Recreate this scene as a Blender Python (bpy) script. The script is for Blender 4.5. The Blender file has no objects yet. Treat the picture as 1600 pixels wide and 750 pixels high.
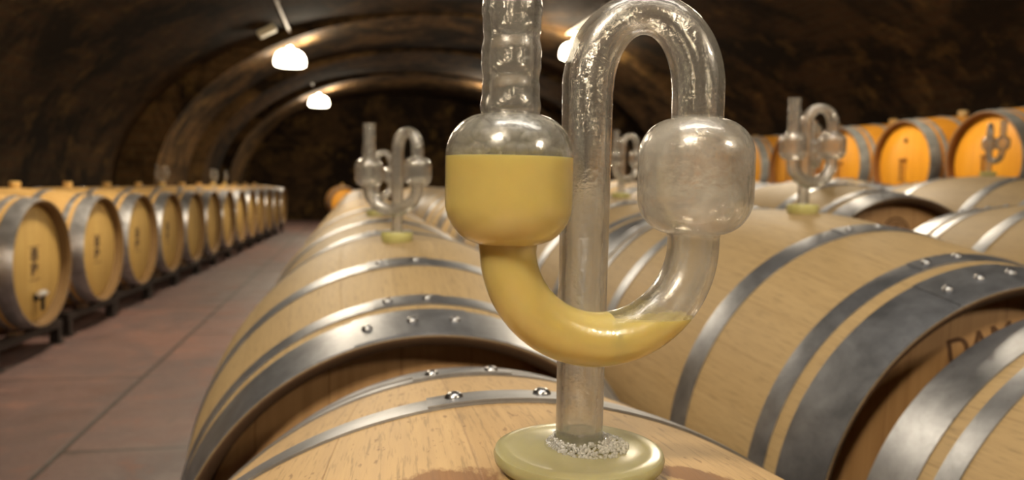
import bpy, bmesh, math, random
from mathutils import Vector, Matrix
random.seed(7)
PI = math.pi
scene = bpy.context.scene
C = scene.collection

# ------------------------------------------------------------------ camera, world, lamps, exposure
EYE = 0.86                                     # eye height above the cellar floor
cam_d = bpy.data.cameras.new('camera'); cam = bpy.data.objects.new('camera', cam_d); C.objects.link(cam)
R_ = Vector((0.9800111, -0.19801891, 0.01915077)); U_ = Vector((-0.00490747, 0.07217099, 0.9973802)); F_ = Vector((0.19888227, 0.97753765, -0.0697566))
m = Matrix((R_, U_, -F_)).transposed().to_4x4(); m.translation = Vector((0, 0, EYE)); cam.matrix_world = m
cam_d.sensor_width = 36; cam_d.lens = 1210/1600*36; cam_d.clip_start = 0.02; cam_d.clip_end = 100
cam_d.dof.use_dof = True; cam_d.dof.focus_distance = 0.355; cam_d.dof.aperture_fstop = 10.0
scene.camera = cam
scene.view_settings.view_transform = 'Standard'; scene.view_settings.look = 'None'
scene.view_settings.gamma = 1.0; scene.view_settings.use_curve_mapping = False
scene.view_settings.exposure = 0.32
w = bpy.data.worlds.new('world'); scene.world = w; w.use_nodes = True
w.node_tree.nodes['Background'].inputs[0].default_value = (1.0, 0.75, 0.5, 1); w.node_tree.nodes['Background'].inputs[1].default_value = 0.012
scene.cycles.use_denoising = True
scene.cycles.max_bounces = 16; scene.cycles.transmission_bounces = 14; scene.cycles.transparent_max_bounces = 16
scene.cycles.sample_clamp_indirect = 6.0; scene.cycles.sample_clamp_direct = 0
scene.cycles.blur_glossy = 0.3

LAMP_COL = (1.0, 0.84, 0.62)
SPOT_W = 100.0                                  # power of each ceiling lamp's downward beam
GLOW_W = 30.0                                   # what leaks up through the shade
LAMPS = [(-0.76, 9.6), (-0.66, 14.8), (-0.76, 4.4), (-0.76, -0.8), (2.55, 9.0), (2.6, 14.4), (2.4, 4.6), (2.4, -1.6)]

# added fill light above the near barrels, where no lamp is known
ad = bpy.data.lights.new('added_fill_light', 'AREA'); ad.shape = 'RECTANGLE'; ad.size = 1.6; ad.size_y = 0.5; ad.energy = 19; ad.color = (1.0, 0.93, 0.82)
ao = bpy.data.objects.new('added_fill_light', ad); C.objects.link(ao); ao.location = (0.35, 0.35, 2.55)
ao.rotation_euler = (Vector((0.5, 1.3, 0.6)) - ao.location).to_track_quat('-Z', 'Y').to_euler()

# ------------------------------------------------------------------ node helpers
class NT:
    def __init__(s, name):
        s.m = bpy.data.materials.new(name); s.m.use_nodes = True; s.t = s.m.node_tree; s.n = s.t.nodes; s.l = s.t.links
        s.p = s.n['Principled BSDF']; s.out = s.n['Material Output']
    def add(s, kind, **kw):
        x = s.n.new(kind)
        for k, v in kw.items():
            if k.startswith('i_'): pass
            else: setattr(x, k, v)
        return x
    def link(s, a, b): s.l.new(a, b)
    def val(s, sock, v):
        if hasattr(v, 'links') or isinstance(v, bpy.types.NodeSocket): s.l.new(v, sock)
        else: sock.default_value = v
    def math(s, op, a, b=0.0, c=0.0):
        x = s.n.new('ShaderNodeMath'); x.operation = op
        s.val(x.inputs[0], a); s.val(x.inputs[1], b); s.val(x.inputs[2], c); return x.outputs[0]
    def mix(s, fac, a, b, blend='MIX'):
        x = s.n.new('ShaderNodeMix'); x.data_type = 'RGBA'; x.blend_type = blend
        s.val(x.inputs[0], fac); s.val(x.inputs[6], a); s.val(x.inputs[7], b); return x.outputs[2]
    def noise(s, vec, scale, detail=3.0, rough=0.5, dist=0.0):
        x = s.n.new('ShaderNodeTexNoise'); s.link(vec, x.inputs['Vector']); x.inputs['Scale'].default_value = scale
        x.inputs['Detail'].default_value = detail; x.inputs['Roughness'].default_value = rough; x.inputs['Distortion'].default_value = dist
        return x.outputs['Fac']
    def mapping(s, vec, scale=(1, 1, 1), loc=(0, 0, 0), rot=(0, 0, 0)):
        x = s.n.new('ShaderNodeMapping'); s.link(vec, x.inputs[0]); x.inputs['Scale'].default_value = scale
        s.val(x.inputs['Location'], loc); x.inputs['Rotation'].default_value = rot; return x.outputs[0]
    def ramp(s, fac, stops):
        x = s.n.new('ShaderNodeValToRGB'); s.val(x.inputs[0], fac); cr = x.color_ramp
        while len(cr.elements) < len(stops): cr.elements.new(0.5)
        for e, (p, c) in zip(cr.elements, stops):
            e.position = p; e.color = (c, c, c, 1) if isinstance(c, (int, float)) else (*c, 1)
        return x.outputs[0]
    def bump(s, h, strength=0.3, dist=0.01):
        x = s.n.new('ShaderNodeBump'); s.link(h, x.inputs['Height']); x.inputs['Strength'].default_value = strength; x.inputs['Distance'].default_value = dist
        s.link(x.outputs[0], s.p.inputs['Normal']); return x.outputs[0]
    def coord(s, kind='Object'): return s.n.new('ShaderNodeTexCoord').outputs[kind]
    def base(s, v): s.val(s.p.inputs['Base Color'], v)
    def rough(s, v): s.val(s.p.inputs['Roughness'], v)
    def xyz(s, vec):
        x = s.n.new('ShaderNodeSeparateXYZ'); s.link(vec, x.inputs[0]); return x.outputs
    def comb(s, a, b, c):
        x = s.n.new('ShaderNodeCombineXYZ'); s.val(x.inputs[0], a); s.val(x.inputs[1], b); s.val(x.inputs[2], c); return x.outputs[0]
    def rnd(s):
        return s.n.new('ShaderNodeObjectInfo').outputs['Random']

def simple(name, col, rough=0.6, metal=0.0, **kw):
    t = NT(name); t.base((*col, 1)); t.rough(rough); t.p.inputs['Metallic'].default_value = metal
    for k, v in kw.items(): t.p.inputs[k.replace('_', ' ')].default_value = v
    return t.m

def wood_staves(name, light, dark, n_staves=27, stain=False, sat_noise=0.5, rough=0.6):
    """barrel side: staves by angle round the barrel's own axis (local Y), fine grain along the axis"""
    t = NT(name); oc = t.coord(); x, y, z = t.xyz(oc)
    ang = t.math('DIVIDE', t.math('ARCTAN2', x, z), 2*PI)
    a = t.math('MULTIPLY', t.math('ADD', ang, 0.5), float(n_staves))
    rn = t.rnd()
    sid = t.math('FLOOR', a)
    wn = t.add('ShaderNodeTexWhiteNoise'); wn.noise_dimensions = '2D'
    t.link(t.comb(sid, t.math('MULTIPLY', rn, 57.0), 0.0), wn.inputs['Vector']); sv = wn.outputs['Value']
    fr = t.math('FRACT', a)
    edge = t.math('MINIMUM', fr, t.math('SUBTRACT', 1.0, fr))
    seam = t.ramp(edge, [(0.0, 0.0), (0.012, 1.0)])
    rad = t.math('SQRT', t.math('ADD', t.math('MULTIPLY', x, x), t.math('MULTIPLY', z, z)))
    u = t.math('MULTIPLY', ang, 2.17)
    gv = t.comb(u, t.math('ADD', y, t.math('MULTIPLY', rn, 9.0)), t.math('MULTIPLY', sid, 0.37))
    g1 = t.noise(t.mapping(gv, (160, 6, 1)), 1.0, 5, 0.65, 0.4)
    g2 = t.noise(t.mapping(gv, (480, 26, 3)), 1.0, 3, 0.6)
    g3 = t.noise(gv, 5.0, 4, 0.6, 0.5)
    col = t.mix(t.ramp(g1, [(0.3, 0.0), (0.75, 1.0)]), (*dark, 1), (*light, 1))
    col = t.mix(t.math('MULTIPLY', g3, sat_noise), col, (light[0]*1.08, light[1]*1.02, light[2]*0.9, 1))
    col = t.mix(0.22, col, t.mix(sv, (*[d*0.92 for d in dark], 1), (*[min(1, l*1.12) for l in light], 1)))
    pores = t.ramp(g2, [(0.32, 0.45), (0.46, 1.0)])
    col = t.mix(0.55, col, pores, 'MULTIPLY')
    col = t.mix(0.45, col, t.ramp(seam, [(0, (0.35, 0.24, 0.15)), (1, (1, 1, 1))]), 'MULTIPLY')
    if stain:                                   # dried wine and must spilled round the bung hole
        def spot(cx, cy, rx, ry, seed):
            dx = t.math('DIVIDE', t.math('SUBTRACT', x, cx), rx); dy = t.math('DIVIDE', t.math('SUBTRACT', y, cy), ry)
            d = t.math('SQRT', t.math('ADD', t.math('MULTIPLY', dx, dx), t.math('MULTIPLY', dy, dy)))
            n = t.noise(t.mapping(oc, (60, 22, 60), (seed, 0, 0)), 1.0, 4, 0.7)
            return t.ramp(t.math('ADD', d, t.math('MULTIPLY', t.math('SUBTRACT', n, 0.5), 1.6)), [(0.75, 1.0), (0.98, 0.0)])
        s = t.math('MAXIMUM', spot(-0.060, -0.012, 0.034, 0.036, 3), t.math('MAXIMUM', spot(0.062, -0.002, 0.028, 0.014, 8), spot(0.03, -0.04, 0.08, 0.025, 11)))
        col = t.mix(t.math('MULTIPLY', s, 0.85), col, t.mix(g1, (0.10, 0.036, 0.010, 1), (0.26, 0.11, 0.033, 1)))
        sp = t.noise(t.mapping(gv, (190, 60, 1)), 1.0, 2, 0.5)
        col = t.mix(t.math('MULTIPLY', t.ramp(sp, [(0.66, 0.0), (0.72, 1.0)]), 0.6), col, (0.14, 0.07, 0.03, 1))
    t.base(col); t.rough(t.math('ADD', rough-0.1, t.math('MULTIPLY', g1, 0.25)))
    h = t.math('ADD', t.math('MULTIPLY', g2, 0.5), t.math('MULTIPLY', seam, 1.5))
    t.bump(h, 0.25, 0.0012)
    return t.m

def wood_head(name, light, dark, boards=0.085, rough=0.6):
    """barrel head: vertical boards"""
    t = NT(name); oc = t.coord(); x, y, z = t.xyz(oc); rn = t.rnd()
    a = t.math('ADD', t.math('DIVIDE', x, boards), t.math('MULTIPLY', rn, 0.9)); sid = t.math('FLOOR', a); fr = t.math('FRACT', a)
    edge = t.math('MINIMUM', fr, t.math('SUBTRACT', 1.0, fr)); seam = t.ramp(edge, [(0.0, 0.0), (0.02, 1.0)])
    wn = t.add('ShaderNodeTexWhiteNoise'); wn.noise_dimensions = '2D'; t.link(t.comb(sid, t.math('MULTIPLY', rn, 31.0), 0.0), wn.inputs['Vector'])
    gv = t.comb(x, t.math('MULTIPLY', sid, 0.3), t.math('ADD', z, t.math('MULTIPLY', rn, 5.0)))
    g1 = t.noise(t.mapping(gv, (90, 1, 4)), 1.0, 5, 0.6, 0.5)
    col = t.mix(t.ramp(g1, [(0.3, 0.0), (0.75, 1.0)]), (*dark, 1), (*light, 1))
    col = t.mix(0.22, col, t.mix(wn.outputs['Value'], (*dark, 1), (*light, 1)))
    col = t.mix(0.6, col, t.ramp(seam, [(0, (0.4, 0.28, 0.16)), (1, (1, 1, 1))]), 'MULTIPLY')
    t.base(col); t.rough(rough); t.bump(t.math('ADD', g1, seam), 0.2, 0.0012)
    return t.m

def hoop_metal(name, col=(0.40, 0.41, 0.43), rough=0.33, metal=0.85):
    t = NT(name); oc = t.coord(); x, y, z = t.xyz(oc); rn = t.rnd()
    ang = t.math('ARCTAN2', x, z)
    gv = t.comb(t.math('MULTIPLY', ang, 0.35), t.math('ADD', y, rn), t.math('MULTIPLY', rn, 4.0))
    n1 = t.noise(t.mapping(gv, (14, 14, 1)), 1.0, 5, 0.65, 0.3); n2 = t.noise(t.mapping(gv, (9, 380, 1)), 1.0, 3, 0.6)
    n3 = t.noise(t.mapping(gv, (160, 160, 1)), 1.0, 3, 0.6)
    c = t.mix(t.ramp(n1, [(0.35, 0.0), (0.7, 1.0)]), (*[k*0.62 for k in col], 1), (*[k*1.15 for k in col], 1))
    c = t.mix(t.ramp(n3, [(0.62, 0.0), (0.74, 0.35)]), c, (0.16, 0.13, 0.10, 1))
    t.base(c); t.p.inputs['Metallic'].default_value = metal
    t.rough(t.math('ADD', rough-0.08, t.math('MULTIPLY', t.math('ADD', n1, n3), 0.14)))
    t.bump(t.math('ADD', n2, t.math('MULTIPLY', n3, 0.5)), 0.12, 0.0006)
    return t.m

def brick_mat(name, c1, c2, mortar, scale, swap=None, patch=(0.17, 0.10, 0.03)):
    t = NT(name); oc = t.coord('UV')
    b = t.add('ShaderNodeTexBrick'); t.link(oc, b.inputs['Vector']); b.inputs['Scale'].default_value = scale
    b.inputs['Brick Width'].default_value = 0.27; b.inputs['Row Height'].default_value = 0.085; b.inputs['Mortar Size'].default_value = 0.008
    b.inputs['Color1'].default_value = (*c1, 1); b.inputs['Color2'].default_value = (*c2, 1); b.inputs['Mortar'].default_value = (*mortar, 1)
    b.inputs['Bias'].default_value = -0.2
    ob = t.coord('Object')
    n1 = t.noise(ob, 1.1, 6, 0.7, 0.6); n2 = t.noise(ob, 3.2, 6, 0.75); n3 = t.noise(ob, 38.0, 3, 0.6)
    col = t.mix(t.ramp(n1, [(0.44, 0.0), (0.56, 0.92)]), b.outputs['Color'], (0.009, 0.006, 0.004, 1))     # soot and black cellar mould
    col = t.mix(t.ramp(n2, [(0.54, 0.0), (0.68, 0.55)]), col, (*patch, 1))                                     # bare ochre bricks
    col = t.mix(0.5, col, t.ramp(n3, [(0.3, 0.4), (0.7, 1.2)]), 'MULTIPLY')
    t.base(col); t.rough(0.95); t.p.inputs['Specular IOR Level'].default_value = 0.1
    t.bump(t.math('ADD', t.math('MULTIPLY', b.outputs['Fac'], -1.0), t.math('MULTIPLY', n3, 0.7)), 0.6, 0.012)
    return t.m

def floor_mat():
    t = NT('terracotta_slabs'); ob = t.coord('Object'); x, y, z = t.xyz(ob)
    v = t.comb(t.math('ADD', y, -3.57), t.math('ADD', x, 0.9+0.62*20), 0.0)
    b = t.add('ShaderNodeTexBrick'); t.link(v, b.inputs['Vector']); b.inputs['Scale'].default_value = 1.0
    b.inputs['Brick Width'].default_value = 1.94; b.inputs['Row Height'].default_value = 0.62; b.inputs['Mortar Size'].default_value = 0.011
    b.inputs['Mortar Smooth'].default_value = 0.5
    b.inputs['Color1'].default_value = (0.165, 0.088, 0.072, 1); b.inputs['Color2'].default_value = (0.12, 0.068, 0.060, 1); b.inputs['Mortar'].default_value = (0.025, 0.018, 0.015, 1)
    n1 = t.noise(ob, 1.6, 5, 0.6, 0.6); n2 = t.noise(ob, 5.5, 5, 0.7, 0.4); n3 = t.noise(ob, 60.0, 3, 0.6)
    col = t.mix(t.ramp(n1, [(0.40, 0.0), (0.62, 0.75)]), b.outputs['Color'], (0.092, 0.066, 0.066, 1))
    col = t.mix(t.ramp(n2, [(0.56, 0.0), (0.70, 0.55)]), col, (0.27, 0.115, 0.07, 1))
    col = t.mix(t.ramp(n2, [(0.30, 0.5), (0.40, 0.0)]), col, (0.055, 0.042, 0.035, 1))
    col = t.mix(b.outputs['Fac'], col, (0.03, 0.02, 0.016, 1))
    col = t.mix(0.35, col, t.ramp(n3, [(0.3, 0.55), (0.7, 1.2)]), 'MULTIPLY')
    t.base(col); t.rough(t.ramp(n2, [(0.3, 0.45), (0.7, 0.75)]))
    t.bump(t.math('ADD', t.math('MULTIPLY', b.outputs['Fac'], -2.0), t.math('ADD', n3, n2)), 0.25, 0.004)
    return t.m

def glass_mat(name, milk=0.10, rough=0.03, bump=0.25, bscale=70.0, tint=(0.98, 0.975, 0.96), stretch=(1, 1, 1), film=False, clear=0.35):
    """glass with a thin dried film: a little milky, slightly wavy"""
    t = NT(name); ob = t.coord()
    t.p.inputs['Transmission Weight'].default_value = 1.0; t.p.inputs['IOR'].default_value = 1.47
    t.base((*tint, 1)); n1 = t.noise(t.mapping(ob, stretch), bscale, 3, 0.6); n2 = t.noise(ob, bscale*6, 2, 0.5)
    t.rough(t.math('ADD', rough*0.5, t.math('MULTIPLY', n1, rough*2)))
    nb = t.bump(t.math('ADD', n1, t.math('MULTIPLY', n2, 0.25)), bump, 0.0012)
    d = t.add('ShaderNodeBsdfDiffuse'); d.inputs['Color'].default_value = (0.9, 0.89, 0.84, 1)
    tr = t.add('ShaderNodeBsdfTranslucent'); tr.inputs['Color'].default_value = (0.9, 0.89, 0.84, 1)
    ms = t.add('ShaderNodeMixShader'); ms.inputs[0].default_value = 0.5; t.link(d.outputs[0], ms.inputs[1]); t.link(tr.outputs[0], ms.inputs[2])
    f = t.math('MULTIPLY', t.ramp(t.noise(ob, bscale*0.7, 5, 0.7), [(0.3, 0.35), (0.75, 1.0)]), milk)
    if film:                                    # dried film inside the right-hand bulb
        x, y, z = t.xyz(ob); inb = t.math('MULTIPLY', t.math('GREATER_THAN', x, 0.020), t.math('MULTIPLY', t.math('GREATER_THAN', z, 0.103), t.math('LESS_THAN', z, 0.1575)))
        f = t.math('ADD', f, t.math('MULTIPLY', inb, t.math('MULTIPLY', t.ramp(t.noise(ob, 40.0, 5, 0.7), [(0.42, 0.0), (0.60, 1.0)]), 0.19)))
    mx = t.add('ShaderNodeMixShader'); t.val(mx.inputs[0], f)
    tp = t.add('ShaderNodeBsdfTransparent'); tp.inputs['Color'].default_value = (0.96, 0.955, 0.94, 1)
    m0 = t.add('ShaderNodeMixShader'); m0.inputs[0].default_value = clear; t.link(t.p.outputs[0], m0.inputs[1]); t.link(tp.outputs[0], m0.inputs[2])
    t.link(m0.outputs[0], mx.inputs[1]); t.link(ms.outputs[0], mx.inputs[2])
    gl = t.add('ShaderNodeBsdfGlossy'); gl.inputs['Roughness'].default_value = 0.27; t.link(nb, gl.inputs['Normal'])
    lw = t.add('ShaderNodeLayerWeight'); lw.inputs['Blend'].default_value = 0.35
    m2 = t.add('ShaderNodeMixShader'); t.val(m2.inputs[0], t.math('ADD', 0.055, t.math('MULTIPLY', lw.outputs['Facing'], 0.22)))
    t.link(mx.outputs[0], m2.inputs[1]); t.link(gl.outputs[0], m2.inputs[2]); t.link(m2.outputs[0], t.out.inputs['Surface'])
    return t.m

M = {}
M['oak'] = wood_staves('oak_staves', (0.45, 0.325, 0.165), (0.32, 0.217, 0.098))
M['oak_stained'] = wood_staves('stained_oak_staves', (0.50, 0.345, 0.175), (0.35, 0.222, 0.098), stain=True)
M['oak_yellow'] = wood_staves('yellow_oak_staves', (0.62, 0.40, 0.15), (0.46, 0.27, 0.085))
M['oak_orange'] = wood_staves('orange_varnished_staves', (0.86, 0.40, 0.045), (0.66, 0.27, 0.022), rough=0.42)
M['head'] = wood_head('oak_head', (0.46, 0.27, 0.115), (0.31, 0.165, 0.060))
M['head_yellow'] = wood_head('yellow_oak_head', (0.60, 0.41, 0.13), (0.46, 0.28, 0.075))
M['head_orange'] = wood_head('orange_varnished_head', (0.90, 0.42, 0.03), (0.74, 0.31, 0.018), rough=0.4)
M['chime'] = simple('shaded_chime_end_grain', (0.075, 0.038, 0.016), 0.8); M['chime_yellow'] = simple('yellow_shaded_chime_end_grain', (0.17, 0.095, 0.03), 0.8); M['chime_orange'] = simple('orange_shaded_chime_end_grain', (0.22, 0.085, 0.012), 0.7)  # aged end grain, darkened further so the colour holds the recess shade
M['hoop'] = hoop_metal('galvanised_hoop', (0.35, 0.365, 0.40), 0.36)
M['hoop_pale'] = hoop_metal('pale_zinc_hoop', (0.46, 0.48, 0.47), 0.40, 0.35); M['hoop_bright'] = hoop_metal('bright_galvanised_hoop', (0.62, 0.62, 0.64), 0.34, 0.85)
M['rivet'] = simple('rivet_steel', (0.42, 0.42, 0.43), 0.3, 1.0)
M['brand'] = simple('burnt_brand', (0.055, 0.028, 0.014), 0.85); M['brand_faint'] = simple('faint_burnt_brand', (0.11, 0.052, 0.022), 0.85)
M['rack'] = simple('dark_rack_steel', (0.045, 0.036, 0.032), 0.55, 0.6)
M['cork'] = simple('yellow_bung_rubber', (0.72, 0.47, 0.16), 0.55)
M['cork_pale'] = simple('pale_bung_rubber', (0.85, 0.72, 0.42), 0.5)
M['chrome'] = simple('polished_steel', (0.85, 0.85, 0.84), 0.3, 0.6)
M['black'] = simple('black_plug', (0.02, 0.016, 0.013), 0.5)
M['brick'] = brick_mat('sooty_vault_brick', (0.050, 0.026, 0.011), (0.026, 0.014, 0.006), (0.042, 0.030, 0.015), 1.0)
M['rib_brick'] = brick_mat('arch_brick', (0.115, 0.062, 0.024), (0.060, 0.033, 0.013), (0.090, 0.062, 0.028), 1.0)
M['floor'] = floor_mat()
M['conduit'] = simple('pale_conduit', (0.55, 0.50, 0.42), 0.45)
M['box'] = simple('cream_junction_box', (0.62, 0.54, 0.36), 0.5)
M['glass'] = glass_mat('airlock_glass', milk=0.09, rough=0.008, bump=0.45, clear=0.25, stretch=(1, 1, 0.3), film=True)
M['glass_far'] = glass_mat('far_airlock_glass', milk=0.08, rough=0.02, bump=0.35, bscale=45.0)
M['beam'] = simple('timber_wedge', (0.20, 0.12, 0.06), 0.8)

def must_mat():
    t = NT('cloudy_must'); ob = t.coord()
    n = t.noise(ob, 25.0, 4, 0.6); x, y, z = t.xyz(ob)
    col = t.mix(n, (0.90, 0.76, 0.28, 1), (0.86, 0.70, 0.22, 1)); t.base(col); t.rough(0.12)
    t.p.inputs['Subsurface Weight'].default_value = 0.6; t.p.inputs['Subsurface Radius'].default_value = (0.006, 0.0055, 0.004); t.p.inputs['Subsurface Scale'].default_value = 1.0
    t.p.inputs['IOR'].default_value = 1.36
    return t.m
M['must'] = must_mat()
t_ = simple('clear_water', (0.95, 0.95, 0.92), 0.02); t_.node_tree.nodes['Principled BSDF'].inputs['Transmission Weight'].default_value = 1.0
t_.node_tree.nodes['Principled BSDF'].inputs['IOR'].default_value = 1.33
M['water'] = t_
def silicone(name, col, trans=0.45):
    t = NT(name); ob = t.coord(); n = t.noise(ob, 60.0, 4, 0.6)
    t.base(t.mix(n, (*col, 1), (*[c*0.82 for c in col], 1))); t.rough(0.22)
    t.p.inputs['Transmission Weight'].default_value = trans; t.p.inputs['IOR'].default_value = 1.41
    t.p.inputs['Subsurface Weight'].default_value = 0.5; t.p.inputs['Subsurface Radius'].default_value = (0.012, 0.012, 0.007); t.p.inputs['Subsurface Scale'].default_value = 1.0
    t.bump(t.noise(ob, 130.0, 2, 0.5), 0.08, 0.001)
    return t.m
M['silicone'] = silicone('pale_green_silicone', (0.64, 0.60, 0.34), 0.5)
M['silicone_yellow'] = silicone('yellowish_silicone', (0.62, 0.58, 0.24), 0.15)
M['froth'] = glass_mat('glue_bubbles', milk=0.55, rough=0.02, bump=0.1)
M['foam'] = glass_mat('fermentation_foam', milk=0.75, rough=0.004, bump=0.02, clear=0.3)
M['bubble'] = glass_mat('bubble_film', milk=0.14, rough=0.004, bump=0.1, clear=0.0)
t_ = NT('lamp_shade_glow'); t_.p.inputs['Emission Color'].default_value = (1.0, 0.86, 0.62, 1); t_.p.inputs['Emission Strength'].default_value = 14.0; t_.base((0.9, 0.85, 0.75, 1)); M['shade'] = t_.m

# ------------------------------------------------------------------ object helpers
def mesh_obj(name, bm, mat, parent=None, smooth=True, flat_angle=None):
    bmesh.ops.recalc_face_normals(bm, faces=bm.faces)
    me = bpy.data.meshes.new(name); bm.to_mesh(me); bm.free()
    for mm in (mat if isinstance(mat, (list, tuple)) else [mat]): me.materials.append(mm)
    if smooth:
        me.polygons.foreach_set('use_smooth', [True]*len(me.polygons))
        me.set_sharp_from_angle(angle=math.radians(38))
    o = bpy.data.objects.new(name, me); C.objects.link(o)
    if parent: o.parent = parent
    return o
def tag(o, label, cat, group=None):
    o['label'] = label; o['category'] = cat
    if group: o['group'] = group
    return o
def empty(name, loc, rz=0.0, rx=0.0):
    o = bpy.data.objects.new(name, None); o.empty_display_size = 0.05; C.objects.link(o); o.location = loc; o.rotation_euler = (rx, 0, rz); return o
def copy_tree(o, parent=None):
    c = o.copy(); C.objects.link(c)
    if parent: c.parent = parent
    for ch in o.children: copy_tree(ch, c)
    return c
def setmats(root, table):
    """give a copied barrel its own wood and hoop material (mesh data stays shared)"""
    for ch in root.children_recursive:
        if ch.type == 'MESH':
            k = ch.name.split('.')[0]
            if k in table:
                ch.material_slots[0].link = 'OBJECT'; ch.material_slots[0].material = table[k]

def lathe_y(bm, prof, seg=96, z0=0.0, close=False, a0=0.0, a1=2*PI):
    """revolve (r, y) profile round the Y axis"""
    full = abs(a1-a0-2*PI) < 1e-6; n = seg if full else seg+1
    rings = []
    for r, y in prof:
        rings.append([bm.verts.new((math.sin(a0+(a1-a0)*i/seg)*r, y, z0+math.cos(a0+(a1-a0)*i/seg)*r)) for i in range(n)])
    m_ = len(rings)
    for j in range(m_ if close else m_-1):
        A, B = rings[j], rings[(j+1) % m_]
        for i in range(seg): bm.faces.new((A[i], A[(i+1) % n], B[(i+1) % n], B[i]))
    if not full and close:
        bm.faces.new([rg[0] for rg in rings]); bm.faces.new([rg[-1] for rg in rings][::-1])
    return rings
def lathe_z(bm, prof, seg=48, c=(0, 0, 0), cap=True):
    rings = [[bm.verts.new((c[0]+math.cos(2*PI*i/seg)*r, c[1]+math.sin(2*PI*i/seg)*r, c[2]+z)) for i in range(seg)] for r, z in prof]
    for A, B in zip(rings, rings[1:]):
        for i in range(seg): bm.faces.new((A[i], A[(i+1) % seg], B[(i+1) % seg], B[i]))
    if cap: bm.faces.new(rings[0][::-1]); bm.faces.new(rings[-1])
    return rings
def box(bm, c, s, rot=None, bev=0.0):
    b2 = bmesh.new(); bmesh.ops.create_cube(b2, size=1.0); bmesh.ops.scale(b2, vec=s, verts=b2.verts)
    if bev: bmesh.ops.bevel(b2, geom=b2.edges, offset=bev, segments=2, affect='EDGES')
    mt = Matrix.Translation(c) @ (rot.to_4x4() if rot is not None else Matrix())
    bmesh.ops.transform(b2, matrix=mt, verts=b2.verts)
    me = bpy.data.meshes.new('t'); b2.to_mesh(me); b2.free(); bm.from_mesh(me); bpy.data.meshes.remove(me)
def frames(pts):
    """parallel-transport frames along a list of points"""
    T = []
    for i in range(len(pts)):
        a = pts[max(i-1, 0)]; b = pts[min(i+1, len(pts)-1)]; T.append((b-a).normalized())
    n = T[0].orthogonal().normalized(); out = []
    for tt in T:
        n = (n - tt*n.dot(tt)).normalized(); out.append((tt, n, tt.cross(n)))
    return out
def sweep(bm, pts, rad, seg=40, cap=True, flip=False):
    fr = frames(pts); rings = []
    for p, r, (tt, n, b) in zip(pts, rad, fr):
        rings.append([bm.verts.new(p + n*(math.cos(2*PI*i/seg)*r) + b*(math.sin(2*PI*i/seg)*r)) for i in range(seg)])
    for A, B in zip(rings, rings[1:]):
        for i in range(seg):
            f = (A[i], B[i], B[(i+1) % seg], A[(i+1) % seg])
            bm.faces.new(f[::-1] if not flip else f)
    if cap:
        bm.faces.new(rings[0] if not flip else rings[0][::-1]); bm.faces.new(rings[-1][::-1] if not flip else rings[-1])
    return rings
def text_mesh(txt, size, ext=0.0004, off=0.0):
    cu = bpy.data.curves.new('t', 'FONT'); cu.body = txt; cu.size = size; cu.extrude = ext; cu.offset = off; cu.align_x = 'CENTER'; cu.align_y = 'CENTER'
    o = bpy.data.objects.new('t', cu); C.objects.link(o); dg = bpy.context.evaluated_depsgraph_get(); dg.update()
    me = bpy.data.meshes.new_from_object(o.evaluated_get(dg)); bpy.data.objects.remove(o); bpy.data.curves.remove(cu); return me

# ------------------------------------------------------------------ the setting
X0, X1, Y0, Y1 = -2.58, 4.95, -5.0, 18.0
CX, HW, SP, RISE = (X0+X1)/2, (X1-X0)/2, EYE-0.12, 2.13       # vault centre, half width, springing height, rise
def struct(name, bm, mat, smooth=False):
    o = mesh_obj(name, bm, mat, None, smooth); o['kind'] = 'structure'; return o
def uv_planar(bm, fn):
    uv = bm.loops.layers.uv.verify()
    for f in bm.faces:
        for l in f.loops: l[uv].uv = fn(l.vert.co)
bm = bmesh.new(); box(bm, ((X0+X1)/2, (Y0+Y1)/2, -0.1), (X1-X0+0.6, Y1-Y0+0.6, 0.2)); struct('floor', bm, M['floor'])
for nm, xx, sg in (('wall_left', X0, -1), ('wall_right', X1, 1)):
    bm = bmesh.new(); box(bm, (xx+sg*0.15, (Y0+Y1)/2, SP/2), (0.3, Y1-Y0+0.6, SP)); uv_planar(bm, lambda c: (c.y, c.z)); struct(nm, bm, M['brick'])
def vault_pt(a, hw, rise): return (CX - math.cos(a)*hw, SP + math.sin(a)*rise)
def vault(name, y0, y1, hw, rise, thick, mat, ny=1, n=72):
    bm = bmesh.new(); uv = bm.loops.layers.uv.verify(); L = [0.0]; P = [vault_pt(PI*i/n, hw, rise) for i in range(n+1)]
    for a, b in zip(P, P[1:]): L.append(L[-1] + math.hypot(b[0]-a[0], b[1]-a[1]))
    Q = [(CX+(x-CX)*(1+thick/hw), SP+(z-SP)*(1+thick/rise)) for x, z in P]
    def vv(p, y): return bm.verts.new((p[0], y, p[1]))
    I0 = [vv(p, y0) for p in P]; I1 = [vv(p, y1) for p in P]; O0 = [vv(p, y0) for p in Q]; O1 = [vv(p, y1) for p in Q]
    for i in range(n):
        for q, us in (((I0[i], I0[i+1], I1[i+1], I1[i]), ((y0, L[i]), (y0, L[i+1]), (y1, L[i+1]), (y1, L[i]))),
                      ((O0[i], O1[i], O1[i+1], O0[i+1]), ((y0, L[i]), (y1, L[i]), (y1, L[i+1]), (y0, L[i+1]))),
                      ((I0[i], O0[i], O0[i+1], I0[i+1]), ((0, L[i]), (thick, L[i]), (thick, L[i+1]), (0, L[i+1]))),
                      ((I1[i], I1[i+1], O1[i+1], O1[i]), ((0, L[i]), (0, L[i+1]), (thick, L[i+1]), (thick, L[i])))):
            f = bm.faces.new(q)
            for l, u_ in zip(f.loops, us): l[uv].uv = u_
    bm.faces.new((I0[0], I1[0], O1[0], O0[0])); bm.faces.new((I0[n], O0[n], O1[n], I1[n]))
    o = struct(name, bm, mat, True); return o
vault('ceiling', Y0-0.3, Y1+0.3, HW, RISE, 0.3, M['brick'])
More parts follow.
